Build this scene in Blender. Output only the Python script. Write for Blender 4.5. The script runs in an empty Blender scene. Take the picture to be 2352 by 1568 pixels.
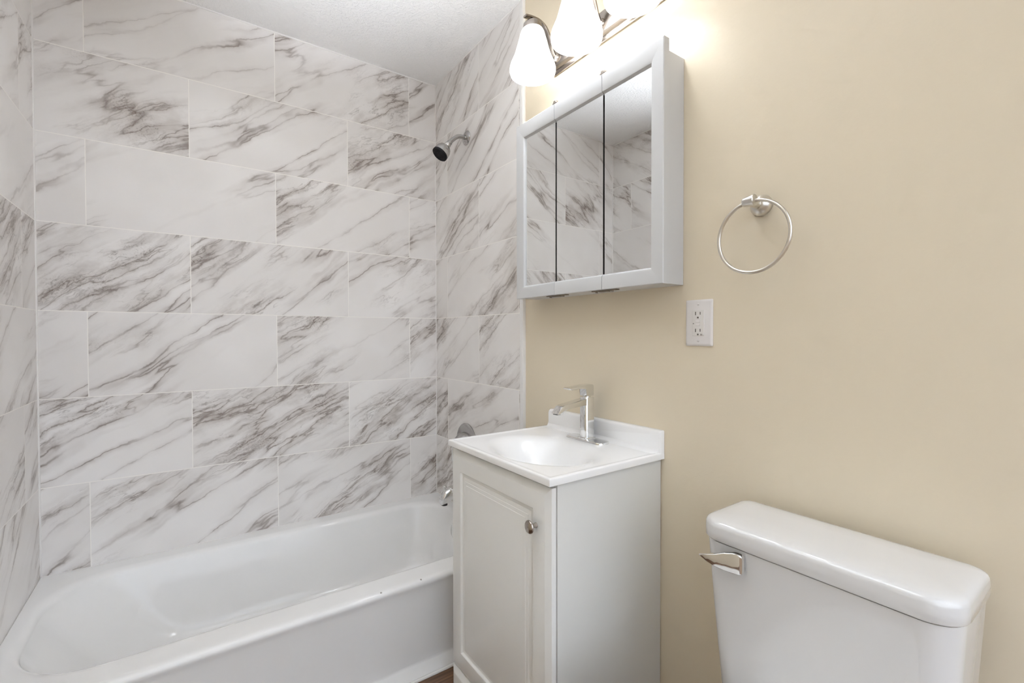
import bpy, bmesh, math, random
from mathutils import Vector, Matrix
random.seed(7)
SC = bpy.context.scene
COL = SC.collection
PI = math.pi

# ------------------------------------------------------------------ camera
cam_d = bpy.data.cameras.new('camera')
cam = bpy.data.objects.new('camera', cam_d); COL.objects.link(cam)
F_PX, YAW, PITCH, ROLL = 1066.16, 0.6134, -0.0143, -0.0016
fw = Vector((math.sin(YAW)*math.cos(PITCH), math.cos(YAW)*math.cos(PITCH), math.sin(PITCH)))
r0 = Vector((math.cos(YAW), -math.sin(YAW), 0)); u0 = r0.cross(fw)
rt = r0*math.cos(ROLL) + u0*math.sin(ROLL)
up = -r0*math.sin(ROLL) + u0*math.cos(ROLL)
m = Matrix((rt, up, -fw)).transposed().to_4x4()
m.translation = Vector((-1.0873, -2.2403, 1.1616))
cam.matrix_world = m
cam_d.sensor_width = 36.0; cam_d.sensor_fit = 'HORIZONTAL'
cam_d.lens = F_PX/2352*36.0
cam_d.clip_start = 0.01
SC.camera = cam

# ------------------------------------------------------------------ colour management, world, light levels
SC.view_settings.view_transform = 'Standard'
SC.view_settings.look = 'None'
SC.view_settings.gamma = 1.0
SC.view_settings.use_curve_mapping = False
SC.view_settings.exposure = 1.0
WORLD_STRENGTH = 1.2 # fill from an added, unseen hall; the wall behind the camera is left out
WORLD_COLOR = (0.86, 0.94, 1.06) 
ZC = 2.468                    # ceiling height
BULB_STRENGTH = 38.0 
BULB_COLOR = (0.93, 0.985, 1.06) 
SHADE_GLOW = 1.0 
FLASH_W = 230 # the photographer's flash, bounced off the ceiling from behind the camera
fl = bpy.data.lights.new('bounce_flash', 'SPOT'); fl.energy = FLASH_W; fl.color = (0.90, 0.965, 1.06)
fl.spot_size = math.radians(56); fl.spot_blend = 1.0; fl.shadow_soft_size = 0.08
flo = bpy.data.objects.new('bounce_flash', fl); COL.objects.link(flo)
flo.location = (-1.25, -2.35, 1.35)
flo.rotation_euler = (Vector((-0.92, -1.38, ZC)) - flo.location).to_track_quat('-Z', 'Y').to_euler()
w = bpy.data.worlds.new('world'); SC.world = w; w.use_nodes = True
def build_world():
    # unseen bright hall, added as fill behind the camera: pale above, brown floor below
    N, L = w.node_tree.nodes, w.node_tree.links; bg = N['Background']
    tc = N.new('ShaderNodeTexCoord'); sp = N.new('ShaderNodeSeparateXYZ'); L.new(tc.outputs['Generated'], sp.inputs[0])
    rp = N.new('ShaderNodeValToRGB'); mr = N.new('ShaderNodeMapRange')
    mr.inputs['From Min'].default_value = -1; mr.inputs['From Max'].default_value = 1
    L.new(sp.outputs[2], mr.inputs['Value']); L.new(mr.outputs['Result'], rp.inputs['Fac'])
    e = rp.color_ramp.elements
    e[0].position = 0.38; e[0].color = (0.16, 0.12, 0.09, 1)
    e[1].position = 0.56; e[1].color = (*WORLD_COLOR, 1)
    L.new(rp.outputs['Color'], bg.inputs[0]); bg.inputs[1].default_value = WORLD_STRENGTH
build_world()
SC.cycles.max_bounces = 10
SC.cycles.use_adaptive_sampling = True
SC.cycles.adaptive_threshold = 0.13
SC.cycles.adaptive_min_samples = 14
SC.cycles.diffuse_bounces = 6
SC.cycles.glossy_bounces = 4
SC.cycles.caustics_reflective = False
SC.cycles.caustics_refractive = False
SC.cycles.sample_clamp_indirect = 6.0

# ------------------------------------------------------------------ room dimensions (metres)
XL, XW = -1.5043, 0.010       # left tile face, beige right wall face (tile face of the right wall is x = 0)
YF = -2.62                    # line of the wall behind the camera, left open for the fill
YT = -0.754                   # where the tile stops
ROWH, TILEW = 0.3075, 0.6125

# ------------------------------------------------------------------ materials
def mat(name):
    m = bpy.data.materials.new(name); m.use_nodes = True
    return m, m.node_tree.nodes, m.node_tree.links, m.node_tree.nodes['Principled BSDF']

def simple(name, col, rough=0.4, metal=0.0, spec=0.5, coat=0.0, var=0.0, bump=0.0, bscale=200.0):
    m, N, L, b = mat(name)
    b.inputs['Base Color'].default_value = (*col, 1)
    b.inputs['Roughness'].default_value = rough
    b.inputs['Metallic'].default_value = metal
    b.inputs['Specular IOR Level'].default_value = spec
    b.inputs['Coat Weight'].default_value = coat
    b.inputs['Coat Roughness'].default_value = 0.03
    if var or bump:
        tc = N.new('ShaderNodeTexCoord'); nz = N.new('ShaderNodeTexNoise')
        nz.inputs['Scale'].default_value = bscale; nz.inputs['Detail'].default_value = 3
        L.new(tc.outputs['Object'], nz.inputs['Vector'])
        if var:
            mr = N.new('ShaderNodeMapRange')
            mr.inputs['To Min'].default_value = max(0, rough-var); mr.inputs['To Max'].default_value = rough+var
            L.new(nz.outputs['Fac'], mr.inputs['Value']); L.new(mr.outputs['Result'], b.inputs['Roughness'])
        if bump:
            bp = N.new('ShaderNodeBump'); bp.inputs['Strength'].default_value = bump; bp.inputs['Distance'].default_value = 0.002
            L.new(nz.outputs['Fac'], bp.inputs['Height']); L.new(bp.outputs['Normal'], b.inputs['Normal'])
    return m

def marble_tile(name, seed):
    """large marble-print tiles in a half-offset bond, laid out in the wall's own UV metres"""
    m, N, L, b = mat(name)
    def math_(op, a, c=None, d=None):
        n = N.new('ShaderNodeMath'); n.operation = op
        for i, v in enumerate((a, c, d)):
            if v is None: continue
            if isinstance(v, (int, float)): n.inputs[i].default_value = v
            else: L.new(v, n.inputs[i])
        return n.outputs[0]
    def ramp(v, a, c, lo=0.0, hi=1.0, smooth=True):
        n = N.new('ShaderNodeMapRange'); n.clamp = True
        n.interpolation_type = 'SMOOTHSTEP' if smooth else 'LINEAR'
        n.inputs['From Min'].default_value = a; n.inputs['From Max'].default_value = c
        n.inputs['To Min'].default_value = lo; n.inputs['To Max'].default_value = hi
        L.new(v, n.inputs['Value']); return n.outputs['Result']
    def comb(x, y, z):
        n = N.new('ShaderNodeCombineXYZ')
        for i, v in enumerate((x, y, z)):
            if isinstance(v, (int, float)): n.inputs[i].default_value = v
            else: L.new(v, n.inputs[i])
        return n.outputs[0]
    def noise(vec, scale, detail=4, rough=0.55, dist=0.0):
        n = N.new('ShaderNodeTexNoise'); n.inputs['Scale'].default_value = scale
        n.inputs['Detail'].default_value = detail; n.inputs['Roughness'].default_value = rough
        n.inputs['Distortion'].default_value = dist
        L.new(vec, n.inputs['Vector']); return n.outputs['Fac']
    uv = N.new('ShaderNodeUVMap'); uv.uv_map = 'metres'
    sp = N.new('ShaderNodeSeparateXYZ'); L.new(uv.outputs[0], sp.inputs[0])
    u, v = sp.outputs[0], sp.outputs[1]
    vr = math_('DIVIDE', v, ROWH); row = math_('FLOOR', vr)
    par = math_('FLOORED_MODULO', row, 2.0)
    even = math_('SUBTRACT', 1.0, par)
    uc = math_('ADD', math_('DIVIDE', u, TILEW), math_('MULTIPLY', even, 0.5))
    colm = math_('FLOOR', uc)
    fu = math_('MULTIPLY', math_('SUBTRACT', uc, colm), TILEW)
    fv = math_('MULTIPLY', math_('SUBTRACT', vr, row), ROWH)
    eu = math_('MINIMUM', fu, math_('SUBTRACT', TILEW, fu))
    ev = math_('MINIMUM', fv, math_('SUBTRACT', ROWH, fv))
    edge = math_('MINIMUM', eu, ev)
    grout = ramp(edge, 0.0010, 0.0018, 1.0, 0.0)
    wn = N.new('ShaderNodeTexWhiteNoise'); wn.noise_dimensions = '3D'
    L.new(comb(colm, row, seed), wn.inputs['Vector'])
    h = wn.outputs['Value']
    hs = N.new('ShaderNodeSeparateXYZ'); L.new(wn.outputs['Color'], hs.inputs[0])
    # vein frame: s runs along the veins (up to the right), t across; a little turn per tile
    ang = math_('MULTIPLY_ADD', hs.outputs[1], 0.25, 0.45)
    ca, sa = math_('COSINE', ang), math_('SINE', ang)
    s = math_('ADD', math_('MULTIPLY', u, ca), math_('MULTIPLY', v, sa))
    t = math_('SUBTRACT', math_('MULTIPLY', v, ca), math_('MULTIPLY', u, sa))
    z = math_('MULTIPLY', h, 37.0)
    # warp of the across-direction
    wv = noise(comb(math_('MULTIPLY', s, 0.8), t, z), 4.2, 3, 0.5)
    wf = noise(comb(s, t, math_('ADD', z, 5.0)), 26.0, 3, 0.6)
    t2 = math_('ADD', t, math_('ADD', math_('MULTIPLY', math_('SUBTRACT', wv, 0.5), 0.085), math_('MULTIPLY', math_('SUBTRACT', wf, 0.5), 0.019)))
    pv = comb(math_('MULTIPLY', s, 0.13), t2, z)
    def ridge(n, wd, p=1.0):
        d = math_('ABSOLUTE', math_('SUBTRACT', n, 0.5))
        r = ramp(d, 0.0, wd, 1.0, 0.0, False)
        return math_('POWER', r, p)
    n1 = noise(pv, 6.0, 4, 0.5)
    m1 = ramp(noise(comb(math_('MULTIPLY', s, 0.35), t2, math_('ADD', z, 53.0)), 3.6, 1, 0.5), 0.36, 0.56, 0.34, 1.0)
    n2 = noise(comb(math_('MULTIPLY', s, 0.17), t2, math_('ADD', z, 11.0)), 11.0, 4, 0.55)
    n3 = noise(comb(math_('MULTIPLY', s, 0.24), t2, math_('ADD', z, 23.0)), 20.0, 4, 0.6)
    band = ramp(noise(comb(math_('MULTIPLY', s, 0.3), t2, math_('ADD', z, 3.0)), 4.2, 2, 0.5), 0.495, 0.65)
    brk = ramp(noise(comb(s, t2, math_('ADD', z, 31.0)), 9.0, 2, 0.5), 0.36, 0.62)
    core1 = math_('MULTIPLY', ridge(n1, 0.012, 1.1), math_('MULTIPLY_ADD', brk, 0.8, 0.2))
    halo1 = math_('MULTIPLY', ridge(n1, 0.07, 1.6), math_('MULTIPLY_ADD', brk, 0.7, 0.3))
    core2 = math_('MULTIPLY', ridge(n2, 0.016, 1.2), band)
    halo2 = math_('MULTIPLY', ridge(n2, 0.085, 1.3), band)
    core3 = math_('MULTIPLY', ridge(n3, 0.024, 1.2), math_('MULTIPLY', band, brk))
    cloud = math_('MULTIPLY', band, ramp(noise(comb(math_('MULTIPLY', s, 0.6), t2, math_('ADD', z, 41.0)), 13.0, 4, 0.6), 0.42, 0.72))
    speck = ramp(noise(comb(s, t, z), 150.0, 3, 0.7), 0.50, 0.66)
    dark = math_('MULTIPLY', math_('MULTIPLY', math_('ADD', halo1, halo2), band), math_('MULTIPLY', speck, brk))
    def mix(a, c, f):
        n = N.new('ShaderNodeMix'); n.data_type = 'RGBA'
        for k, x in ((6, a), (7, c)):
            if isinstance(x, tuple): n.inputs[k].default_value = (*x, 1)
            else: L.new(x, n.inputs[k])
        if isinstance(f, (int, float)): n.inputs[0].default_value = f
        else: L.new(f, n.inputs[0])
        return n.outputs[2]
    base = mix(TILE_A, TILE_B, ramp(noise(comb(s, t, z), 3.0, 2), 0.35, 0.65))
    c = mix(base, (0.44, 0.395, 0.36), math_('MULTIPLY', cloud, 0.48))
    c = mix(c, (0.40, 0.35, 0.315), math_('MULTIPLY', math_('MULTIPLY', halo1, m1), 0.60))
    c = mix(c, (0.40, 0.35, 0.31), math_('MULTIPLY', halo2, 0.55))
    c = mix(c, (0.21, 0.165, 0.14), math_('MULTIPLY', math_('MULTIPLY', core1, m1), 0.80))
    c = mix(c, (0.21, 0.165, 0.14), math_('MULTIPLY', core2, 0.75))
    c = mix(c, (0.28, 0.25, 0.23), math_('MULTIPLY', core3, 0.55))
    c = mix(c, (0.15, 0.11, 0.085), math_('MULTIPLY', dark, 0.55))
    c = mix(c, (0.93, 0.905, 0.87), grout)
    L.new(c, b.inputs['Base Color'])
    rg = N.new('ShaderNodeMix'); rg.data_type = 'FLOAT'
    rg.inputs[2].default_value = 0.32; rg.inputs[3].default_value = 0.8
    L.new(grout, rg.inputs[0]); L.new(rg.outputs[0], b.inputs['Roughness'])
    bp = N.new('ShaderNodeBump'); bp.inputs['Strength'].default_value = 0.35; bp.inputs['Distance'].default_value = 0.001
    L.new(math_('SUBTRACT', 1.0, grout), bp.inputs['Height']); L.new(bp.outputs['Normal'], b.inputs['Normal'])
    b.inputs['Specular IOR Level'].default_value = 0.35
    return m

def paint(name, col, scale, strength, rough=0.55):
    m, N, L, b = mat(name)
    b.inputs['Base Color'].default_value = (*col, 1); b.inputs['Roughness'].default_value = rough
    b.inputs['Specular IOR Level'].default_value = 0.3
    tc = N.new('ShaderNodeTexCoord')
    nz = N.new('ShaderNodeTexNoise'); nz.inputs['Scale'].default_value = scale; nz.inputs['Detail'].default_value = 3
    L.new(tc.outputs['Object'], nz.inputs['Vector'])
    rp = N.new('ShaderNodeMapRange'); rp.interpolation_type = 'SMOOTHSTEP'
    rp.inputs['From Min'].default_value = 0.42; rp.inputs['From Max'].default_value = 0.62
    L.new(nz.outputs['Fac'], rp.inputs['Value'])
    bp = N.new('ShaderNodeBump'); bp.inputs['Strength'].default_value = strength; bp.inputs['Distance'].default_value = 0.0015
    L.new(rp.outputs['Result'], bp.inputs['Height']); L.new(bp.outputs['Normal'], b.inputs['Normal'])
    return m

def wood_floor(name):
    m, N, L, b = mat(name)
    tc = N.new('ShaderNodeTexCoord'); mp = N.new('ShaderNodeMapping')
    L.new(tc.outputs['Object'], mp.inputs['Vector'])
    br = N.new('ShaderNodeTexBrick'); br.inputs['Scale'].default_value = 1.0
    br.inputs['Brick Width'].default_value = 1.2; br.inputs['Row Height'].default_value = 0.15
    br.inputs['Mortar Size'].default_value = 0.0015
    br.inputs['Color1'].default_value = (0.13, 0.07, 0.038, 1); br.inputs['Color2'].default_value = (0.19, 0.105, 0.06, 1)
    br.inputs['Mortar'].default_value = (0.03, 0.016, 0.01, 1)
    L.new(mp.outputs[0], br.inputs['Vector'])
    m2 = N.new('ShaderNodeMapping'); m2.inputs['Scale'].default_value = (2.5, 40, 1); L.new(tc.outputs['Object'], m2.inputs['Vector'])
    nz = N.new('ShaderNodeTexNoise'); nz.inputs['Scale'].default_value = 3; nz.inputs['Detail'].default_value = 6; nz.inputs['Distortion'].default_value = 0.6
    L.new(m2.outputs[0], nz.inputs['Vector'])
    rp = N.new('ShaderNodeValToRGB'); rp.color_ramp.elements[0].position = 0.3; rp.color_ramp.elements[0].color = (0.45, 0.45, 0.45, 1)
    rp.color_ramp.elements[1].position = 0.7; rp.color_ramp.elements[1].color = (1.25, 1.2, 1.15, 1)
    L.new(nz.outputs['Fac'], rp.inputs['Fac'])
    mx = N.new('ShaderNodeMix'); mx.data_type = 'RGBA'; mx.blend_type = 'MULTIPLY'; mx.inputs[0].default_value = 1.0
    L.new(br.outputs['Color'], mx.inputs[6]); L.new(rp.outputs['Color'], mx.inputs[7])
    L.new(mx.outputs[2], b.inputs['Base Color']); b.inputs['Roughness'].default_value = 0.38
    return m

def glow(name, col, emit, shade=(0.9, 0.9, 0.9)):
    m, N, L, b = mat(name)
    b.inputs['Base Color'].default_value = (*shade, 1); b.inputs['Roughness'].default_value = 0.35
    b.inputs['Emission Color'].default_value = (*col, 1); b.inputs['Emission Strength'].default_value = emit
    return m

def frosted(name, col, emit):
    m, N, L, b = mat(name)
    b.inputs['Base Color'].default_value = (0.92, 0.91, 0.89, 1); b.inputs['Roughness'].default_value = 0.3
    b.inputs['Emission Color'].default_value = (*col, 1); b.inputs['Emission Strength'].default_value = emit
    tr = N.new('ShaderNodeBsdfTranslucent'); tr.inputs[0].default_value = (0.95, 0.93, 0.9, 1)
    mx = N.new('ShaderNodeMixShader'); mx.inputs[0].default_value = 0.5
    L.new(b.outputs[0], mx.inputs[1]); L.new(tr.outputs[0], mx.inputs[2])
    L.new(mx.outputs[0], N['Material Output'].inputs['Surface'])
    return m

TILE_A, TILE_B = (0.84, 0.82, 0.805), (0.79, 0.765, 0.745)
M = {
 'tile_back': marble_tile('marble_tile_back', 1.0), 'tile_left': marble_tile('marble_tile_left', 2.0),
 'tile_right': marble_tile('marble_tile_right', 3.0),
 'beige': paint('beige_paint', (0.73, 0.645, 0.50), 60.0, 0.05, 0.38),
 'ceiling': paint('ceiling_paint', (0.87, 0.865, 0.855), 110.0, 0.6, 0.8),
 'floor': wood_floor('wood_plank'),
 'caulk': simple('white_caulk', (0.80, 0.785, 0.765), 0.5),
 'trim': simple('white_trim', (0.83, 0.82, 0.805), 0.35),
 'enamel': simple('white_enamel', (0.82, 0.815, 0.805), 0.11, spec=0.38, coat=0.05),
 'porcelain': simple('white_porcelain', (0.70, 0.695, 0.69), 0.05, coat=0.6),
 'cabinet': simple('cabinet_white', (0.83, 0.83, 0.805), 0.32),
 'melamine': simple('melamine_side', (0.69, 0.685, 0.655), 0.38),
 'thermofoil': simple('mirror_frame_white', (0.61, 0.615, 0.62), 0.32),
 'marble_top': simple('cultured_marble_white', (0.87, 0.868, 0.862), 0.2, spec=0.42, coat=0.08),
 'chrome': simple('chrome', (0.80, 0.80, 0.79), 0.06, 1.0),
 'nickel': simple('brushed_nickel', (0.66, 0.625, 0.58), 0.24, 1.0, var=0.05),
 'knob': simple('knob_nickel', (0.44, 0.39, 0.35), 0.22, 1.0, var=0.05),
 'fixture': simple('fixture_nickel', (0.34, 0.30, 0.265), 0.2, 1.0, var=0.05),
 'satin': simple('satin_nickel', (0.72, 0.69, 0.64), 0.3, 1.0),
 'satinchrome': simple('satin_chrome', (0.50, 0.49, 0.48), 0.22, 1.0),
 'dark_metal': simple('dark_hinge_metal', (0.25, 0.21, 0.17), 0.35, 1.0),
 'black': simple('black_rubber', (0.008, 0.008, 0.010), 0.55, spec=0.25),
 'dark': simple('dark_void', (0.02, 0.018, 0.016), 0.7),
 'mirror': simple('mirror_glass', (0.86, 0.87, 0.87), 0.0, 1.0),
 'plate': simple('white_plastic', (0.73, 0.70, 0.68), 0.3),
 'plastic2': simple('ivory_plastic', (0.74, 0.715, 0.68), 0.25),
 'slot': simple('outlet_slot', (0.10, 0.085, 0.07), 0.6),
 'shade': frosted('frosted_glass', (0.93, 0.985, 1.06), SHADE_GLOW),
 'bulb': glow('bulb_glow', BULB_COLOR, BULB_STRENGTH),
 'scuff': simple('scuff_grey', (0.35, 0.32, 0.29), 0.6),
}

# ------------------------------------------------------------------ object helpers
def empty(name, base, label, cat, group=None):
    o = bpy.data.objects.new(name, None); COL.objects.link(o)
    o.location = base; o.empty_display_size = 0.05
    o['label'] = label; o['category'] = cat
    if group: o['group'] = group
    return o
def root_loc(o):
    while o.parent: o = o.parent
    return Vector(o.location)
def obj(name, bm, material, parent=None, smooth=40, label=None):
    me = bpy.data.meshes.new(name)
    bmesh.ops.recalc_face_normals(bm, faces=bm.faces[:])
    if parent: bmesh.ops.translate(bm, vec=-root_loc(parent), verts=bm.verts[:])
    bm.to_mesh(me); bm.free()
    mats = material if isinstance(material, (list, tuple)) else [material]
    for x in mats: me.materials.append(x)
    if smooth:
        me.polygons.foreach_set('use_smooth', [True]*len(me.polygons))
        me.set_sharp_from_angle(angle=math.radians(smooth))
    o = bpy.data.objects.new(name, me); COL.objects.link(o)
    if parent: o.parent = parent
    if label: o['label'] = label
    return o
def tag(o, label, cat, group=None):
    o['label'] = label; o['category'] = cat
    if group: o['group'] = group
    return o
def struct(name, bm, material, smooth=40):
    o = obj(name, bm, material, None, smooth); o['kind'] = 'structure'; return o
def box(bm, x0, x1, y0, y1, z0, z1, bev=0.0, seg=2, mi=0):
    vs = [bm.verts.new((x, y, z)) for z in (z0, z1) for y in (y0, y1) for x in (x0, x1)]
    fs = [bm.faces.new([vs[i] for i in q]) for q in ((0,2,3,1),(4,5,7,6),(0,1,5,4),(2,6,7,3),(0,4,6,2),(1,3,7,5))]
    for f in fs: f.material_index = mi
    if bev:
        es = list({e for f in fs for e in f.edges})
        bmesh.ops.bevel(bm, geom=es, offset=bev, segments=seg, profile=0.5, affect='EDGES')
    return bm
def B(*a, **k): return box(bmesh.new(), *a, **k)
def loft(bm, loops, cap0=True, cap1=True, closed=True, mi=0):
    rings = [[bm.verts.new(p) for p in lp] for lp in loops]
    n = len(rings[0])
    for a, c in zip(rings, rings[1:]):
        for i in range(n if closed else n-1):
            j = (i+1) % n
            f = bm.faces.new((a[i], a[j], c[j], c[i])); f.material_index = mi
    if cap0: bm.faces.new(rings[0][::-1]).material_index = mi
    if cap1: bm.faces.new(rings[-1]).material_index = mi
    return bm
def rrect(x0, x1, y0, y1, r, z, n=8):
    """rounded rectangle in plan; r = one radius or (x0y0, x1y0, x1y1, x0y1)"""
    if not isinstance(r, (tuple, list)): r = (r,)*4
    mx = min(x1-x0, y1-y0)/2-1e-4
    r = [max(1e-4, min(q, mx)) for q in r]
    pts = []
    for (cx, cy, a0, q) in ((x0+r[0], y0+r[0], PI, r[0]), (x1-r[1], y0+r[1], 1.5*PI, r[1]), (x1-r[2], y1-r[2], 0, r[2]), (x0+r[3], y1-r[3], .5*PI, r[3])):
        for i in range(n+1):
            a = a0 + .5*PI*i/n
            pts.append((cx+q*math.cos(a), cy+q*math.sin(a), z))
    return pts
def frame_of(d):
    d = Vector(d).normalized()
    a = Vector((0, 0, 1)) if abs(d.z) < 0.9 else Vector((0, 1, 0))
    e1 = a.cross(d).normalized(); return e1, d.cross(e1)
def lathe(bm, prof, origin, axis, n=32, cap0=True, cap1=True, mi=0):
    """prof: list of (radius, distance along the axis)"""
    d = Vector(axis).normalized(); e1, e2 = frame_of(d); o = Vector(origin)
    loops = [[o + d*h + (e1*math.cos(2*PI*i/n) + e2*math.sin(2*PI*i/n))*max(r, 1e-5) for i in range(n)] for r, h in prof]
    return loft(bm, loops, cap0, cap1, mi=mi)
def LA(*a, **k): return lathe(bmesh.new(), *a, **k)
def spline(pts, n=8):
    P = [Vector(p) for p in pts]; P = [2*P[0]-P[1]] + P + [2*P[-1]-P[-2]]; out = []
    for i in range(1, len(P)-2):
        for k in range(n):
            t = k/n; a, b, c, d = P[i-1:i+3]
            out.append(0.5*((2*b) + (c-a)*t + (2*a-5*b+4*c-d)*t*t + (3*b-a-3*c+d)*t**3))
    out.append(P[-2]); return out
def tube(bm, pts, r, n=16, closed=False, sect=None, up_hint=None):
    """sweep a circle (or the section sect = [(a, b)], a along the side vector) along pts"""
    P = [Vector(p) for p in pts]; loops = []; N = len(P)
    prev = None
    for i, p in enumerate(P):
        d = (P[(i+1) % N]-P[i-1]) if closed else (P[min(i+1, N-1)]-P[max(i-1, 0)])
        d.normalize()
        if up_hint is not None: e1 = Vector(up_hint).cross(d).normalized()
        elif prev is None: e1, _ = frame_of(d)
        else: e1 = (prev - d*prev.dot(d)).normalized()
        prev = e1; e2 = d.cross(e1)
        rr = r[i] if isinstance(r, (list, tuple)) else r
        if sect: loops.append([p + e1*a*rr + e2*b*rr for a, b in sect])
        else: loops.append([p + (e1*math.cos(2*PI*k/n)+e2*math.sin(2*PI*k/n))*rr for k in range(n)])
    if closed: loops.append(loops[0]); loft(bm, loops, False, False); bmesh.ops.remove_doubles(bm, verts=bm.verts[:], dist=1e-6)
    else: loft(bm, loops)
    return bm
def T(*a, **k): return tube(bmesh.new(), *a, **k)
def prism(bm, poly, axis, a0, a1, bev=0.0, seg=2):
    """extrude a 2D polygon along axis 'x','y','z' from a0 to a1"""
    def pt(p, a):
        return {'x': (a, p[0], p[1]), 'y': (p[0], a, p[1]), 'z': (p[0], p[1], a)}[axis]
    va = [bm.verts.new(pt(p, a0)) for p in poly]; vb = [bm.verts.new(pt(p, a1)) for p in poly]
    n = len(poly); fs = [bm.faces.new(va[::-1]), bm.faces.new(vb)]
    for i in range(n): fs.append(bm.faces.new((va[i], va[(i+1) % n], vb[(i+1) % n], vb[i])))
    if bev:
        es = list({e for f in fs for e in f.edges})
        bmesh.ops.bevel(bm, geom=es, offset=bev, segments=seg, profile=0.5, affect='EDGES')
    return bm
def PR(*a, **k): return prism(bmesh.new(), *a, **k)

# ------------------------------------------------------------------ the room
def tile_wall(name, x0, x1, y0, y1, material, uvf):
    bm = B(x0, x1, y0, y1, 0.0, ZC)
    ul = bm.loops.layers.uv.new('metres')
    for f in bm.faces:
        for lp in f.loops: lp[ul].uv = uvf(lp.vert.co)
    return struct(name, bm, material, 0)
ZD = 1.2483                                     # a bed joint
tile_wall('wall_back', XL-0.10, 0.10, 0.0, 0.12, M['tile_back'], lambda c: (c.x+0.1482, c.z-ZD))
tile_wall('wall_left', XL-0.10, XL, YT, 0.0, M['tile_left'], lambda c: (c.y+0.163+TILEW/2, c.z-ZD))
tile_wall('wall_shower', 0.0, 0.10, YT, 0.0, M['tile_right'], lambda c: (-c.y-0.1319+TILEW/2, c.z-ZD))
struct('wall_right', B(XW, 0.10, YF-0.12, YT-0.0005, 0.0, ZC), M['beige'], 0)
struct('wall_entry', B(XL-0.10, XL-0.008, YF-0.12, YT-0.0005, 0.0, ZC), M['beige'], 0)
struct('ceiling', B(XL-0.10, 0.10, YF-0.12, 0.12, ZC, ZC+0.08), M['ceiling'], 0)
struct('floor', B(XL-0.10, 0.10, YF-0.12, 0.12, -0.08, 0.0), M['floor'], 0)
# white edge trim where the tile ends, caulk beads in the corners
struct('trim_1', B(-0.0035, 0.012, YT-0.022, YT, 0.33, ZC-0.0005, bev=0.0012), M['trim'])
struct('trim_2', B(XL-0.009, XL+0.0035, YT-0.022, YT, 0.33, ZC-0.0005, bev=0.0012), M['trim'])
def bead(name, a, c, r):
    return struct(name, T([a, c], r, n=8), M['caulk'])
bead('trim_3', (XL, 0, 0.327), (XL, 0, ZC), 0.0042)
bead('trim_4', (0, 0, 0.327), (0, 0, ZC), 0.0030)
bead('trim_5', (XL, 0, ZC), (0, 0, ZC), 0.0045)
bead('trim_6', (XL, YT, ZC), (XL, 0, ZC), 0.0045)
bead('trim_7', (0, YT, ZC), (0, 0, ZC), 0.0022)
bead('trim_8', (XL, -0.798, 0.002), (0, -0.798, 0.002), 0.006)
# baseboard along the beige wall, under and beside the toilet
struct('baseboard_right', B(XW-0.012, XW-0.0002, YF, -1.44, 0.0, 0.085, bev=0.003), M['trim'])

# ------------------------------------------------------------------ bathtub
ZR = 0.3257
tub = empty('bathtub', (-0.752, -0.39, 0), 'glossy white alcove bathtub against the marble tile walls', 'bathtub')
def build_tub():
    bm = bmesh.new()
    x0, x1, y1 = XL+0.0015, -0.0015, -0.0015
    L = []
    # outer shell from the floor up: base flange, recessed apron, rolled front edge, flat deck
    for yf, z in ((-0.793, 0.0), (-0.793, 0.006), (-0.7915, 0.0095), (-0.770, 0.034), (-0.7675, 0.038), (-0.7665, 0.044), (-0.7735, 0.26), (-0.7750, 0.290), (-0.7765, 0.300),
                  (-0.7785, 0.306), (-0.7790, 0.311), (-0.7780, 0.3170), (-0.7750, 0.3215), (-0.7705, 0.3243), (-0.764, ZR), (-0.755, ZR+0.0003)):
        L.append(rrect(x0, x1, yf, y1, 0.001, z, 14))
    rad = (0.20, 0.16, 0.15, 0.21)
    X0, X1, Y0, Y1 = -1.474, -0.038, -0.681, -0.068
    def ring(l, r, f, k, z, rs=1.0):
        return rrect(X0+l, X1-r, Y0+f, Y1-k, [q*rs for q in rad], z, 14)
    L.append(ring(-0.012, -0.012, -0.012, -0.012, ZR))
    for ins, z in ((-0.006, ZR-0.0004), (0.0, ZR-0.0016), (0.006, ZR-0.0042), (0.011, ZR-0.008), (0.015, ZR-0.013), (0.0175, ZR-0.020), (0.019, ZR-0.028)):
        L.append(ring(ins, ins, ins, ins, z))
    for fr, z in ((.10, .265), (.22, .225), (.34, .185), (.46, .145), (.57, .112), (.66, .090), (.75, .072), (.84, .060), (.92, .053), (1.0, .049), (1.25, .046), (1.6, .045)):
        q = 0.019
        L.append(ring(q+.26*fr, q+.085*fr, q+.085*fr, q+.085*fr, z, 1.0-.15*fr))
    loft(bm, L, True, True)
    return bm
obj('tub_body', build_tub(), M['enamel'], tub, 50)
ov = obj('overflow_plate', LA([(0.0, 0.0), (0.036, 0.0), (0.036, 0.004), (0.031, 0.008), (0.0, 0.009)], (-0.0655, -0.328, 0.2525), (-1, 0, 0.22), 32, False, False), M['chrome'], tub)
obj('drain', LA([(0.0, 0.0), (0.028, 0.0), (0.028, 0.003), (0.020, 0.004), (0.018, 0.002), (0.0, 0.002)], (-0.23, -0.375, 0.046), (0, 0, 1), 24, False, False), M['chrome'], tub)
for (x, y) in ((-0.4347, -0.7695), (-0.5745, -0.7705)):
    obj('chip', LA([(0.0, 0.0), (0.0035, 0.0), (0.0025, 0.0012), (0.0, 0.0014)], (x, y, 0.3242), (0, -0.3, 1), 8, False, False), M['scuff'], tub, label='small grey chip in the rim')

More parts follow.
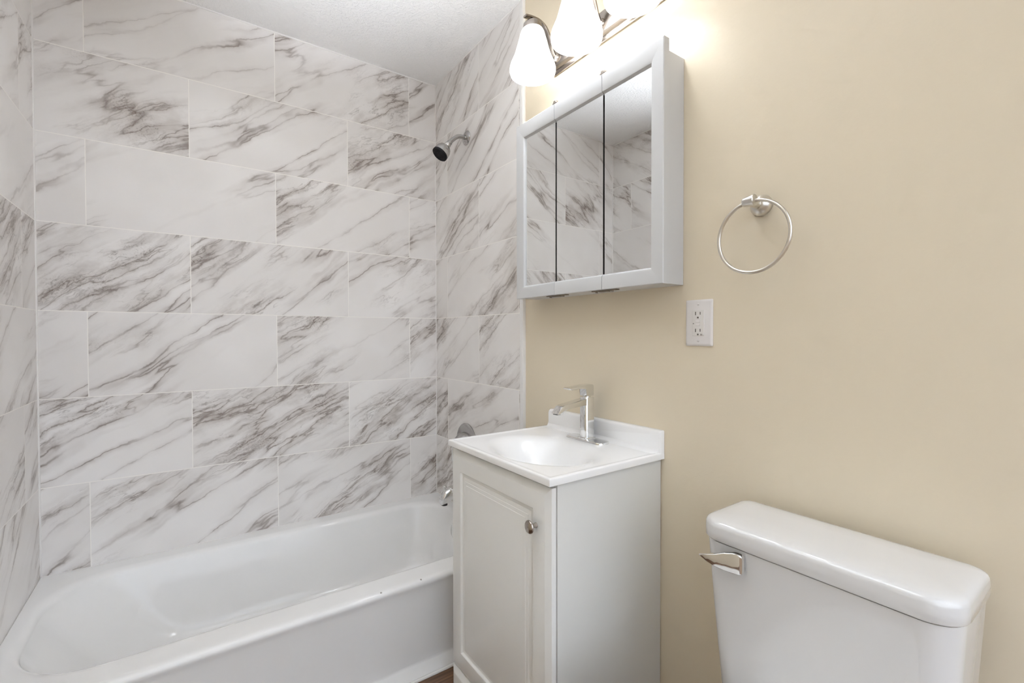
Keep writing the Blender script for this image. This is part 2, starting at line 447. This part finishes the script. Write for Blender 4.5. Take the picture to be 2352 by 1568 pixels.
# ------------------------------------------------------------------ tub spout, shower valve, shower head
sp = empty('tub_spout', (0, -0.328, 0.43), 'chrome bathtub spout with diverter knob low on the tiled wall', 'faucet')
ex = Vector((-1, 0, 0))
def spout_body():
    L = []
    for x, hw, zt, zb in ((-0.0005, .031, .462, .400), (-.012, .031, .462, .400), (-.03, .029, .462, .402), (-.08, .026, .461, .404), (-.105, .025, .457, .396), (-.122, .024, .449, .388), (-.134, .022, .436, .386), (-.139, .019, .420, .386)):
        cz, hz = (zt+zb)/2, (zt-zb)/2; lp = []
        for i in range(24):
            a = 2*PI*i/24; c, s = math.cos(a), math.sin(a)
            k = (abs(c)**3+abs(s)**3)**(-1/3)
            lp.append((x, -0.328+hw*c*k, cz+hz*s*k))
        L.append(lp)
    return loft(bmesh.new(), L)
obj('spout_body', spout_body(), M['chrome'], sp, 50)
obj('diverter_knob', LA([(0.004, 0), (0.004, 0.010), (0.008, 0.012), (0.009, 0.018), (0.007, 0.022), (0, 0.023)], (-0.118, -0.328, 0.449), (-0.12, 0, 1), 20, True, False), M['chrome'], sp)
obj('outlet_mouth', LA([(0.0, 0.0), (0.014, 0.0), (0.014, 0.006), (0.0, 0.006)], (-0.122, -0.328, 0.3815), (0, 0, 1), 20, False, False), M['dark'], sp, label='dark spout mouth')

vz = 0.652
va = empty('shower_valve', (0, -0.325, vz), 'round chrome shower valve plate on the tiled wall behind the sink top', 'faucet')
obj('escutcheon', LA([(0.092, 0.0), (0.092, 0.004), (0.088, 0.008), (0.078, 0.0095), (0.060, 0.011), (0.052, 0.012), (0.0, 0.012)], (-0.0004, -0.325, vz), ex, 48, True, False), M['satinchrome'], va)
obj('dome', LA([(0.052, 0.0), (0.050, 0.012), (0.044, 0.028), (0.034, 0.040), (0.026, 0.046), (0.0, 0.047)], (-0.0125, -0.325, vz), ex, 40, True, False), M['satinchrome'], va)
obj('handle', T([(-0.062, -0.325, vz), (-0.070, -0.325, vz-0.02), (-0.073, -0.325, vz-0.07), (-0.071, -0.325, vz-0.095)], [0.013, 0.012, 0.009, 0.007], n=14), M['chrome'], va)

sh = empty('showerhead', (0, -0.33, 2.083), 'small chrome shower head with black face on a bent wall arm', 'shower head')
obj('flange', LA([(0.033, 0.0), (0.033, 0.002), (0.029, 0.006), (0.018, 0.009), (0.012, 0.010), (0.0, 0.010)], (-0.0004, -0.33, 2.083), ex, 36, True, False), M['satinchrome'], sh)
arm = spline([(-0.004, -0.33, 2.083), (-0.030, -0.33, 2.0828), (-0.052, -0.33, 2.0760), (-0.072, -0.33, 2.0600), (-0.092, -0.33, 2.0400)], 6)
obj('shower_arm', T(arm, 0.0098, n=18), M['satinchrome'], sh)
hd = Vector((-0.045, 0, -0.058)).normalized(); p0 = Vector((-0.088, -0.33, 2.0435))
obj('collar', LA([(0.011, 0.0), (0.0125, 0.002), (0.0125, 0.014), (0.0145, 0.016), (0.0145, 0.030), (0.012, 0.034)], p0, hd, 28), M['satinchrome'], sh)
hb = obj('head_shell', LA([(0.013, 0.030), (0.021, 0.034), (0.029, 0.042), (0.0345, 0.054), (0.0365, 0.067), (0.0365, 0.0805)], p0, hd, 40, True, True), M['satinchrome'], sh)
obj('spray_face', LA([(0.0368, 0.0795), (0.0368, 0.0865), (0.0345, 0.0885), (0.026, 0.0875), (0.010, 0.0870), (0.0, 0.0872)], p0, hd, 40, True, False), M['black'], sh, label='black spray face')
e1, e2 = frame_of(hd)
bm = bmesh.new()
for rr, k in ((0.010, 6), (0.0195, 11), (0.028, 16)):
    for i in range(k):
        a = 2*PI*i/k
        lathe(bm, [(0.0013, 0.086), (0.0013, 0.0895), (0.0006, 0.0902)], p0 + (e1*math.cos(a)+e2*math.sin(a))*rr, hd, 6)
obj('nozzles', bm, M['black'], sh)

# ------------------------------------------------------------------ vanity cabinet
VY0, VY1 = -1.4145, -0.926         # right / left side as seen
van = empty('vanity_cabinet', (-0.19, -1.174, 0), 'narrow white vanity cabinet with raised panel door under the sink', 'cabinet')
ZB = 0.8125
bm = B(-0.376, XW-0.003, VY0, VY0+0.015, 0.0, ZB, bev=0.0008)
obj('side_panel', bm, M['melamine'], van)
obj('side_panel', B(-0.376, XW-0.003, VY1-0.015, VY1, 0.0, ZB, bev=0.0008), M['melamine'], van)
obj('top_rail', B(-0.376, -0.360, VY0+0.0152, VY1-0.0152, 0.785, ZB), M['cabinet'], van)
obj('bottom_rail', B(-0.376, -0.360, VY0+0.0152, VY1-0.0152, 0.0, 0.115), M['cabinet'], van)
obj('bottom_shelf', B(-0.359, XW-0.016, VY0+0.0152, VY1-0.0152, 0.095, 0.110), M['melamine'], van)
obj('back_panel', B(XW-0.015, XW-0.005, VY0+0.0152, VY1-0.0152, 0.0, ZB), M['melamine'], van)
def panel_door(y0, y1, z0, z1, xf, th, prof):
    L = []
    for ins, d in prof:
        L.append([(xf+d, y0+ins, z0+ins), (xf+d, y1-ins, z0+ins), (xf+d, y1-ins, z1-ins), (xf+d, y0+ins, z1-ins)])
    return loft(bmesh.new(), L)
DP = [(0.0, .0205), (0.0, .0085), (.0008, .0075), (.0170, .0008), (.0190, .0), (.0620, .0), (.0635, .0008), (.0660, .0058), (.0680, .0070), (.0760, .0070), (.0775, .0062), (.0860, .0048),
      (.0872, .0040), (.0960, .0026), (.0972, .0016), (.1060, .0006), (.1075, .0002)]
door = obj('door', panel_door(VY0+0.001, VY1+0.003, 0.114, 0.803, -0.400, 0.017, DP), M['cabinet'], van, 24)
obj('knob', LA([(0.0065, 0.0), (0.0055, 0.004), (0.0050, 0.010), (0.0065, 0.015), (0.0135, 0.018), (0.0160, 0.0205), (0.0160, 0.0225), (0.0140, 0.0250), (0.0085, 0.0275), (0.0, 0.0285)], (-0.3995, -1.364, 0.7035), ex, 32, True, False), M['knob'], door, label='brushed nickel mushroom knob')
obj('kick_board', panel_door(VY0+0.001, VY1+0.003, 0.002, 0.1105, -0.400, 0.017, [(0, .024), (0, .0085), (.0008, .0075), (.0170, .0008), (.0190, 0), (.024, 0)]), M['cabinet'], van, 24)

# ------------------------------------------------------------------ sink top with basin and backsplash
ZT = 0.8310
st = empty('sink_top', (-0.198, -1.175, 0.8130), 'white one-piece sink top with oval basin and backsplash on the vanity', 'sink')
def sink_bm():
    bm = bmesh.new()
    x0, x1, y0, y1 = -0.409, XW-0.001, -1.425, -0.923
    nx, ny = 84, 100
    cx, cy, a, b, D = -0.238, -1.184, 0.155, 0.212, 0.105
    def edge_coords(lo, hi, n):
        e = [lo, lo+.0015, lo+.004, lo+.008, lo+.012, lo+.018]
        inner = [lo+.018+(hi-lo-.036)*i/n for i in range(1, n)]
        return e + inner + [hi-.018, hi-.012, hi-.008, hi-.004, hi-.0015, hi]
    xs = edge_coords(x0, x1, nx); ys = edge_coords(y0, y1, ny)
    def h(x, y):
        d = min(x-x0, y-y0, y1-y)                       # distance to the three free edges
        z = ZT
        if d < .004: z -= .004 - math.sqrt(max(0, .004**2-(.004-d)**2))
        if d > .010: z -= .0022*min(1, (d-.010)/.008)**1.2    # slight lip round the edge
        e = math.hypot((x-cx)/a, (y-cy)/b)
        if e < 1:
            s = min(1, (1-e)*1.3); z -= D*0.5*(1-math.cos(PI*s**1.25))
        return z
    g = [[bm.verts.new((x, y, h(x, y))) for y in ys] for x in xs]
    for i in range(len(xs)-1):
        for j in range(len(ys)-1): bm.faces.new((g[i][j], g[i+1][j], g[i+1][j+1], g[i][j+1]))
    loop = [g[i][0] for i in range(len(xs))] + [g[-1][j] for j in range(1, len(ys))] + [g[i][-1] for i in range(len(xs)-2, -1, -1)] + [g[0][j] for j in range(len(ys)-2, 0, -1)]
    zb = 0.8130
    lo = [bm.verts.new((v.co.x, v.co.y, zb)) for v in loop]
    n = len(loop)
    for i in range(n): bm.faces.new((loop[i], loop[(i+1) % n], lo[(i+1) % n], lo[i]))
    return bm
obj('basin', sink_bm(), M['marble_top'], st, 60)
def backsplash_bm():
    L = []
    for x, ins, zt in ((XW-.001, .0035, .8930), (.0, .0035, .8930), (-.005, .0040, .8922), (-.0085, .0060, .8895), (-.0095, .0075, .885)):
        ya, yb_ = -1.4245+ins-.0035, -.9315-ins
        lp = [(x, ya, .8285), (x, yb_, .8285)]
        for k in range(7): a_ = .5*PI*k/6; lp.append((x, yb_-.011+.011*math.cos(a_), zt-.011+.011*math.sin(a_)))
        for k in range(7): a_ = .5*PI*k/6; lp.append((x, ya+.004-.004*math.sin(a_), zt-.004+.004*math.cos(a_)))
        L.append(lp)
    bm = loft(bmesh.new(), L)
    cove = [(-.0088, .8445), (-.0100, .8390), (-.0130, .8340), (-.0180, .8305), (-.0240, .8288), (-.0240, .8270), (-.0050, .8270), (-.0050, .8445)]
    return prism(bm, cove, 'y', -1.4200, -.9365)
obj('backsplash', backsplash_bm(), M['marble_top'], st, 50)
obj('drain', LA([(0.0, 0.0), (0.022, 0.0), (0.022, 0.002), (0.016, 0.003), (0.0, 0.004)], (-0.238, -1.184, 0.7235), (0, 0, 1), 24, False, False), M['chrome'], st)

# ------------------------------------------------------------------ basin faucet
fx, fy, fz = -0.050, -1.178, 0.8290
fa = empty('basin_faucet', (fx, fy, fz), 'square chrome single-lever faucet on the sink top', 'faucet')
def stad(hw, hl, z, n=12): return rrect(fx-hw, fx+hw, fy-hl, fy+hl, hw*0.8, z, n)
obj('deck_plate', loft(bmesh.new(), [stad(.0275, .081, fz-0.0004), stad(.0275, .081, fz+.003), stad(.0260, .0795, fz+.0052), stad(.022, .0755, fz+.0062)]), M['chrome'], fa)
cz = fz+.0062
def dsec(z, g=0.0, x0=-0.0195, x1=0.0165, hw=0.0170):
    return rrect(fx+x0-g, fx+x1+g, fy-hw-g, fy+hw+g, (0.010, 0.004, 0.004, 0.010), z, 8)
obj('base_ring', loft(bmesh.new(), [dsec(cz-.001, .0045), dsec(cz+.0025, .0045), dsec(cz+.004, .003)]), M['chrome'], fa)
obj('column', loft(bmesh.new(), [dsec(cz), dsec(.964), dsec(.966, -.001)]), M['chrome'], fa)
spo = [(fx-.014, .9625), (-.156, .9485), (-.1640, .9465), (-.1700, .9420), (-.1840, .9235), (-.1640, .9225), (-.1560, .9330), (-.1530, .9350), (-.1490, .9362), (fx-.014, .9415)]
obj('spout', PR(spo, 'y', fy-.0150, fy+.0150, bev=0.0016), M['chrome'], fa, 30)
obj('aerator', B(-.1815, -.1665, fy-.0095, fy+.0095, .9212, .9245), M['dark'], fa, label='dark aerator slot')
obj('cartridge_collar', LA([(0.0125, 0.0), (0.0125, 0.0045), (0.0, 0.0045)], (fx-.001, fy, .9655), (0, 0, 1), 28, False, False), M['chrome'], fa)
def lever():
    poly = [(fx+.0160, .9695), (fx+.0160, .9985), (fx+.0145, 1.0035), (fx+.0095, 1.0060), (fx-.020, 1.0050), (-.1345, .9990), (-.1375, .9970), (-.1365, .9945), (-.128, .9925), (-.085, .9945), (fx-.0165, .9945), (fx-.0165, .9695)]
    return PR(poly, 'y', fy-.0150, fy+.0150, bev=0.0018)
obj('lever_handle', lever(), M['chrome'], fa, 30)

# ------------------------------------------------------------------ mirrored medicine cabinet
mc = empty('medicine_cabinet', (0.009, -1.1705, 1.293), 'white wall cabinet with three mirrored doors above the sink', 'cabinet')
by0, by1, bz0, bz1, bx0, bx1 = -1.4833, -0.858, 1.2945, 1.898, -0.064, XW-0.0005
bm = bmesh.new(); t = .012
box(bm, bx0, bx1, by0, by0+t, bz0, bz1, bev=.0008, seg=1); box(bm, bx0, bx1, by1-t, by1, bz0, bz1, bev=.0008, seg=1)
box(bm, bx0, bx1, by0+t, by1-t, bz0, bz0+t); box(bm, bx0, bx1, by0+t, by1-t, bz1-t, bz1); box(bm, bx1-.006, bx1, by0+t, by1-t, bz0+t, bz1-t)
obj('body', bm, M['thermofoil'], mc)
FZ0, FZ1 = 1.2930, 1.9210
IZ0, IZ1, IY0, IY1 = 1.3385, 1.8640, -1.4485, -0.8978
yb = [-1.4915, -1.2775, -1.0636, -0.8497]           # door edges, right to left in the photo
FX0, FX1 = -0.088, -0.066
def rail(bm, loop_outer, loop_inner):
    """one mitred frame member: outer edge line to inner edge line with a bevelled profile; loops are (y,z) pairs at both ends"""
    (oa, ob), (ia, ib) = loop_outer, loop_inner
    def at(f, e): return tuple(oa[k]+(ia[k]-oa[k])*f if e == 0 else ob[k]+(ib[k]-ob[k])*f for k in (0, 1))
    prof = [(0.0, FX1), (0.0, FX0+.002), (.04, FX0), (.80, FX0), (.90, FX0+.0015), (1.0, FX0+.0085), (1.0, FX1)]
    return loft(bm, [[(x, *at(f, e)) for f, x in prof] for e in (0, 1)])
def cab_door(k):
    ya, yc = yb[k]+(.001 if k else 0), yb[k+1]-(.001 if k < 2 else 0)
    bm = bmesh.new()
    ia = IY0 if k == 0 else ya; ic = IY1 if k == 2 else yc
    rail(bm, ((ya, FZ1), (yc, FZ1)), ((ia, IZ1), (ic, IZ1)))
    rail(bm, ((ya, FZ0), (yc, FZ0)), ((ia, IZ0), (ic, IZ0)))
    if k == 0: rail(bm, ((ya, FZ0), (ya, FZ1)), ((ia, IZ0), (ia, IZ1)))
    if k == 2: rail(bm, ((yc, FZ0), (yc, FZ1)), ((ic, IZ0), (ic, IZ1)))
    box(bm, FX1-.003, FX1, ya+.004, yc-.004, FZ0+.01, FZ1-.01)
    d = obj('door', bm, M['thermofoil'], mc, 30)
    g0 = ia if k == 0 else ya+.0022; g1 = ic if k == 2 else yc-.0022
    bm = B(FX0+.0088, FX1-.0032, g0, g1, IZ0+.0002, IZ1-.0002, mi=1)  # edges coloured dark to give the shade in the gaps between doors
    for f in bm.faces:
        if f.calc_center_median().x < FX0+.009: f.material_index = 0
    obj('mirror', bm, [M['mirror'], M['dark']], d, 0, label='mirror glass of the door')
    return d
for k in range(3): cab_door(k)
for k in (1, 2):
    y = yb[k]
    bm = B(-.0875, -.060, y-.012, y+.010, FZ1+.0002, FZ1+.0045, bev=.0008, seg=1); box(bm, -.0860, -.070, y-.005, y+.008, FZ1+.0043, FZ1+.0115, bev=.0012, seg=1)
    obj('hinge', bm, M['knob'], mc)
    bm = B(-.0845, -.069, y-.052, y+.046, FZ0-.0030, FZ0-.0003, bev=.0006, seg=1); box(bm, -.083, -.071, y-.020, y+.018, FZ0-.0055, FZ0-.0030, bev=.0006, seg=1)
    lathe(bm, [(.004, 0), (.004, .004), (.0, .0042)], (-.078, y+.030, FZ0-.0028), (0, 0, -1), 12); lathe(bm, [(.004, 0), (.004, .004), (.0, .0042)], (-.078, y-.034, FZ0-.0028), (0, 0, -1), 12)
    obj('hinge', bm, M['dark_metal'], mc)

# ------------------------------------------------------------------ three-light vanity fixture
vl = empty('vanity_light', (0.009, -1.205, 2.135), 'brushed nickel three-light fixture with white bell shades above the mirrored cabinet', 'light fixture')
LZ0, LZ1, LYa, LYb = 2.087, 2.187, -1.458, -0.952
def yz_rect(x, ins): return [(x, LYa+ins, LZ0+ins), (x, LYb-ins, LZ0+ins), (x, LYb-ins, LZ1-ins), (x, LYa+ins, LZ1-ins)]
obj('backplate', loft(bmesh.new(), [yz_rect(XW-.0005, 0), yz_rect(.003, 0), yz_rect(.0015, .002), yz_rect(-.001, .014), yz_rect(-.008, .016), yz_rect(-.0145, .019), yz_rect(-.016, .024)]), M['fixture'], vl, 30)
band = [(-.0085, -.0028), (.0085, -.0028), (.0085, .0028), (-.0085, .0028)]
for ly in (-0.990, -1.205, -1.420):
    path = spline([(-.012, ly, 2.1290), (-.024, ly, 2.1330), (-.036, ly, 2.1520), (-.048, ly, 2.1860), (-.066, ly, 2.2140), (-.092, ly, 2.2270), (-.122, ly, 2.2275), (-.152, ly, 2.2230)], 6)
    obj('arm', tube(bmesh.new(), path, 1.0, sect=band, up_hint=(0, 1, 0) if False else None), M['fixture'], vl, 40)
    obj('arm_boss', LA([(.016, 0), (.016, .003), (.012, .008), (.008, .010), (0, .010)], (-.0158, ly, 2.1300), ex, 24, True, False), M['fixture'], vl)
    obj('shade_holder', LA([(.005, 0.0), (.005, .010), (.010, .012), (.026, .016), (.031, .022), (.0325, .030), (.0325, .046), (.030, .046), (.0, .044)], (-.120, ly, 2.2270), (0, 0, -1), 32, True, False), M['fixture'], vl)
    prof = [(.0300, 2.1900), (.0345, 2.1870), (.0385, 2.1800), (.0420, 2.1680), (.0470, 2.1500), (.0540, 2.1250), (.0605, 2.1030), (.0670, 2.0880), (.0740, 2.0720), (.0775, 2.0580), (.0770, 2.0470), (.0745, 2.0390),
            (.0725, 2.0385), (.0745, 2.0480), (.0750, 2.0580), (.0712, 2.0710), (.0640, 2.0870), (.0575, 2.1030), (.0510, 2.1250), (.0440, 2.1500), (.0390, 2.1680), (.0340, 2.1820), (.0280, 2.1870)]
    bm = LA([(r, 2.20-z) for r, z in prof], (-.120, ly, 2.20), (0, 0, -1), 48, False, False)
    obj('shade', bm, M['shade'], vl, 60, label='frosted white glass bell shade')
    obj('bulb', LA([(.012, .0), (.013, .020), (.018, .035), (.026, .055), (.0285, .070), (.026, .085), (.016, .096), (.0, .100)], (-.120, ly, 2.180), (0, 0, -1), 24, True, False), M['bulb'], vl, 60)

# ------------------------------------------------------------------ towel ring
tr = empty('towel_ring', (0.009, -1.690, 1.460), 'satin nickel towel ring on the beige wall above the toilet', 'towel ring')
ty, tz = -1.690, 1.4600
obj('wall_plate', LA([(.0245, 0.0), (.0245, .003), (.0235, .008), (.0205, .014), (.0150, .019), (.0100, .022), (0, .0225)], (XW-.0003, ty, tz), ex, 36, True, False), M['satin'], tr)
obj('post', LA([(.0100, .0), (.0088, .008), (.0085, .046)], (-.0080, ty, tz-.001), ex, 28), M['satin'], tr)
obj('clamp', LA([(.0080, 0.0), (.0098, .0010), (.0104, .0025), (.0132, .0240), (.0132, .0262), (.0120, .0275)], (-.0535, -1.6800, 1.4590), (0, -1, 0), 32), M['satin'], tr)
ring = [(-.0520, -1.701+.0795*math.sin(2*PI*i/72), 1.3795+.0795*math.cos(2*PI*i/72)) for i in range(72)]
obj('ring', T(ring, .0040, n=14, closed=True), M['satin'], tr)

# ------------------------------------------------------------------ wall outlet
ot = empty('wall_outlet', (0.009, -1.532, 1.132), 'white double wall outlet on the beige wall beside the mirrored cabinet', 'outlet')
oy, oz = -1.532, 1.192
def yz_rr(x, hy, hz, r, cy=oy, cz_=oz): return [(x, p[0], p[1]) for p in [(q[0], q[1]) for q in rrect(cy-hy, cy+hy, cz_-hz, cz_+hz, r, 0, 4)]]
obj('cover_plate', loft(bmesh.new(), [yz_rr(XW-.0003, .0382, .0602, .003), yz_rr(XW-.003, .0382, .0602, .003), yz_rr(XW-.0055, .0352, .0572, .003), yz_rr(XW-.0062, .0320, .0540, .003)]), M['plate'], ot, 30)
rc = obj('receptacle', loft(bmesh.new(), [yz_rr(XW-.0058, .0166, .0334, .0015), yz_rr(XW-.0078, .0166, .0334, .0015), yz_rr(XW-.0083, .0160, .0328, .0015)]), M['plastic2'], ot, 30)
for s in (1, -1):
    zc = oz+s*.0220
    bm = B(XW-.0086, XW-.0080, oy+.0055, oy+.0078, zc-.0020, zc+.0068); box(bm, XW-.0086, XW-.0080, oy-.0076, oy-.0055, zc-.0010, zc+.0062)
    lathe(bm, [(.0024, 0), (.0024, .0006), (0, .0006)], (XW-.0080, oy, zc-.0082), ex, 12)
    obj('socket_holes', bm, M['slot'], rc, label='dark socket slots and ground hole')
obj('test_button', B(XW-.0093, XW-.0080, oy-.0058, oy+.0066, oz-.0078, oz-.0012, bev=.0004, seg=1), M['plate'], rc)
obj('reset_button', B(XW-.0093, XW-.0080, oy-.0058, oy+.0066, oz+.0012, oz+.0078, bev=.0004, seg=1), M['plate'], rc)
obj('indicator', LA([(.0013, 0), (.0013, .0008), (0, .0008)], (XW-.0080, oy+.0128, oz-.0018), ex, 10), M['slot'], rc, label='small dark indicator dot')
obj('rating_mark', B(XW-.0086, XW-.0080, oy-.0125, oy-.0065, oz-.0325, oz-.0285), M['scuff'], rc, label='grey printed mark')
for s in (1, -1):
    bm = LA([(.0030, 0), (.0030, .0008), (.0022, .0012), (0, .0012)], (XW-.0060, oy, oz+s*.0475), ex, 14)
    sc_ = obj('screw', bm, M['plate'], ot)
    obj('screw_slot', B(XW-.0076, XW-.0071, oy-.0028, oy+.0028, oz+s*.0475-.0004, oz+s*.0475+.0004), M['scuff'], sc_)

# ------------------------------------------------------------------ toilet
to = empty('toilet', (-0.30, -1.877, 0), 'white porcelain toilet with lidded tank against the beige wall', 'toilet')
tcy = -1.8750
def tk(x0, x1, hy, z, rf, rb): return rrect(x0, x1, tcy-hy, tcy+hy, (rf, rb, rb, rf), z, 10)
TL = []
for z, xf, hy in ((.385, -.1800, .170), (.392, -.1860, .176), (.41, -.1890, .1785), (.50, -.1945, .1850), (.60, -.2005, .1920), (.70, -.2060, .1978), (.738, -.2080, .1998), (.741, -.2080, .1998)):
    TL.append(tk(xf, -.026, hy, z, .046, .02))
obj('tank', loft(bmesh.new(), TL), M['porcelain'], to, 60)
LL = []
for z, g in ((.7440, -.004), (.7445, -.001), (.7465, .0003), (.7600, .0003), (.7705, .0000), (.7745, -.0008), (.7775, -.0024), (.7798, -.0048), (.7815, -.0080), (.7829, -.0130), (.7843, -.0260), (.7852, -.0450), (.7856, -.070)):
    LL.append(rrect(-.2135-g, -.0245+g*.8, tcy-.2040-g, tcy+.2040+g, (.048+g*.6, .022+g*.2, .022+g*.2, .048+g*.6), z, 12))
obj('tank_lid', loft(bmesh.new(), LL), M['porcelain'], to, 60)
# dark strip put in for the shade in the gap under the lid
obj('lid_gap_shade', loft(bmesh.new(), [tk(-.2050, -.028, .1965, .7405, .044, .02), tk(-.2050, -.028, .1965, .7442, .044, .02)]), M['slot'], to, label='dark strip for the shade in the gap under the tank lid')
# flush lever
lv = obj('lever_base', LA([(.0150, 0), (.0150, .004), (.0130, .007), (.008, .009), (0, .009)], (-.2030, -1.7560, .7080), ex, 24, True, False), M['chrome'], to)
def lever_arm():
    L = []
    for y, x, zt, zb, hx in ((-1.7720, -.2140, .7310, .7030, .0035), (-1.7705, -.2145, .7355, .6995, .0060), (-1.7670, -.2155, .7378, .6985, .0072), (-1.7560, -.2190, .7385, .6990, .0078), (-1.7400, -.2260, .7350, .7010, .0076), (-1.7270, -.2330, .7295, .7045, .0072), (-1.7120, -.2395, .7255, .7110, .0058), (-1.7010, -.2440, .7225, .7165, .0030), (-1.6980, -.2450, .7210, .7185, .0014)):
        L.append([(x+p[0], y, p[1]) for p in [(q[0], q[1]) for q in rrect(-hx, hx, zb, zt, .0028, 0, 4)]])
    return loft(bmesh.new(), L)
obj('flush_lever', lever_arm(), M['chrome'], to, 40, label='chrome flush lever')
# bowl, seat and closed lid (below the frame, mirrored in the glossy tank)
def egg(cx, hl, hw, z, n=40, k=0.12):
    return [(cx - hl*math.cos(a), tcy + hw*math.sin(a)*(1-k*math.cos(a)), z) for a in (2*PI*i/n for i in range(n))]
obj('bowl', loft(bmesh.new(), [egg(-.36, .24, .105, 0), egg(-.36, .24, .105, .02), egg(-.355, .215, .09, .10), egg(-.37, .225, .10, .20), egg(-.42, .245, .145, .30), egg(-.435, .262, .178, .36), egg(-.435, .265, .182, .385), egg(-.435, .255, .175, .392)]), M['porcelain'], to, 60)
obj('seat', loft(bmesh.new(), [egg(-.445, .245, .180, .394), egg(-.445, .248, .183, .400), egg(-.445, .248, .183, .408), egg(-.445, .244, .179, .412)]), M['porcelain'], to, 60)
obj('seat_lid', loft(bmesh.new(), [egg(-.445, .244, .179, .414), egg(-.445, .246, .181, .420), egg(-.445, .246, .181, .428), egg(-.445, .240, .175, .434), egg(-.445, .20, .14, .438)]), M['porcelain'], to, 60)
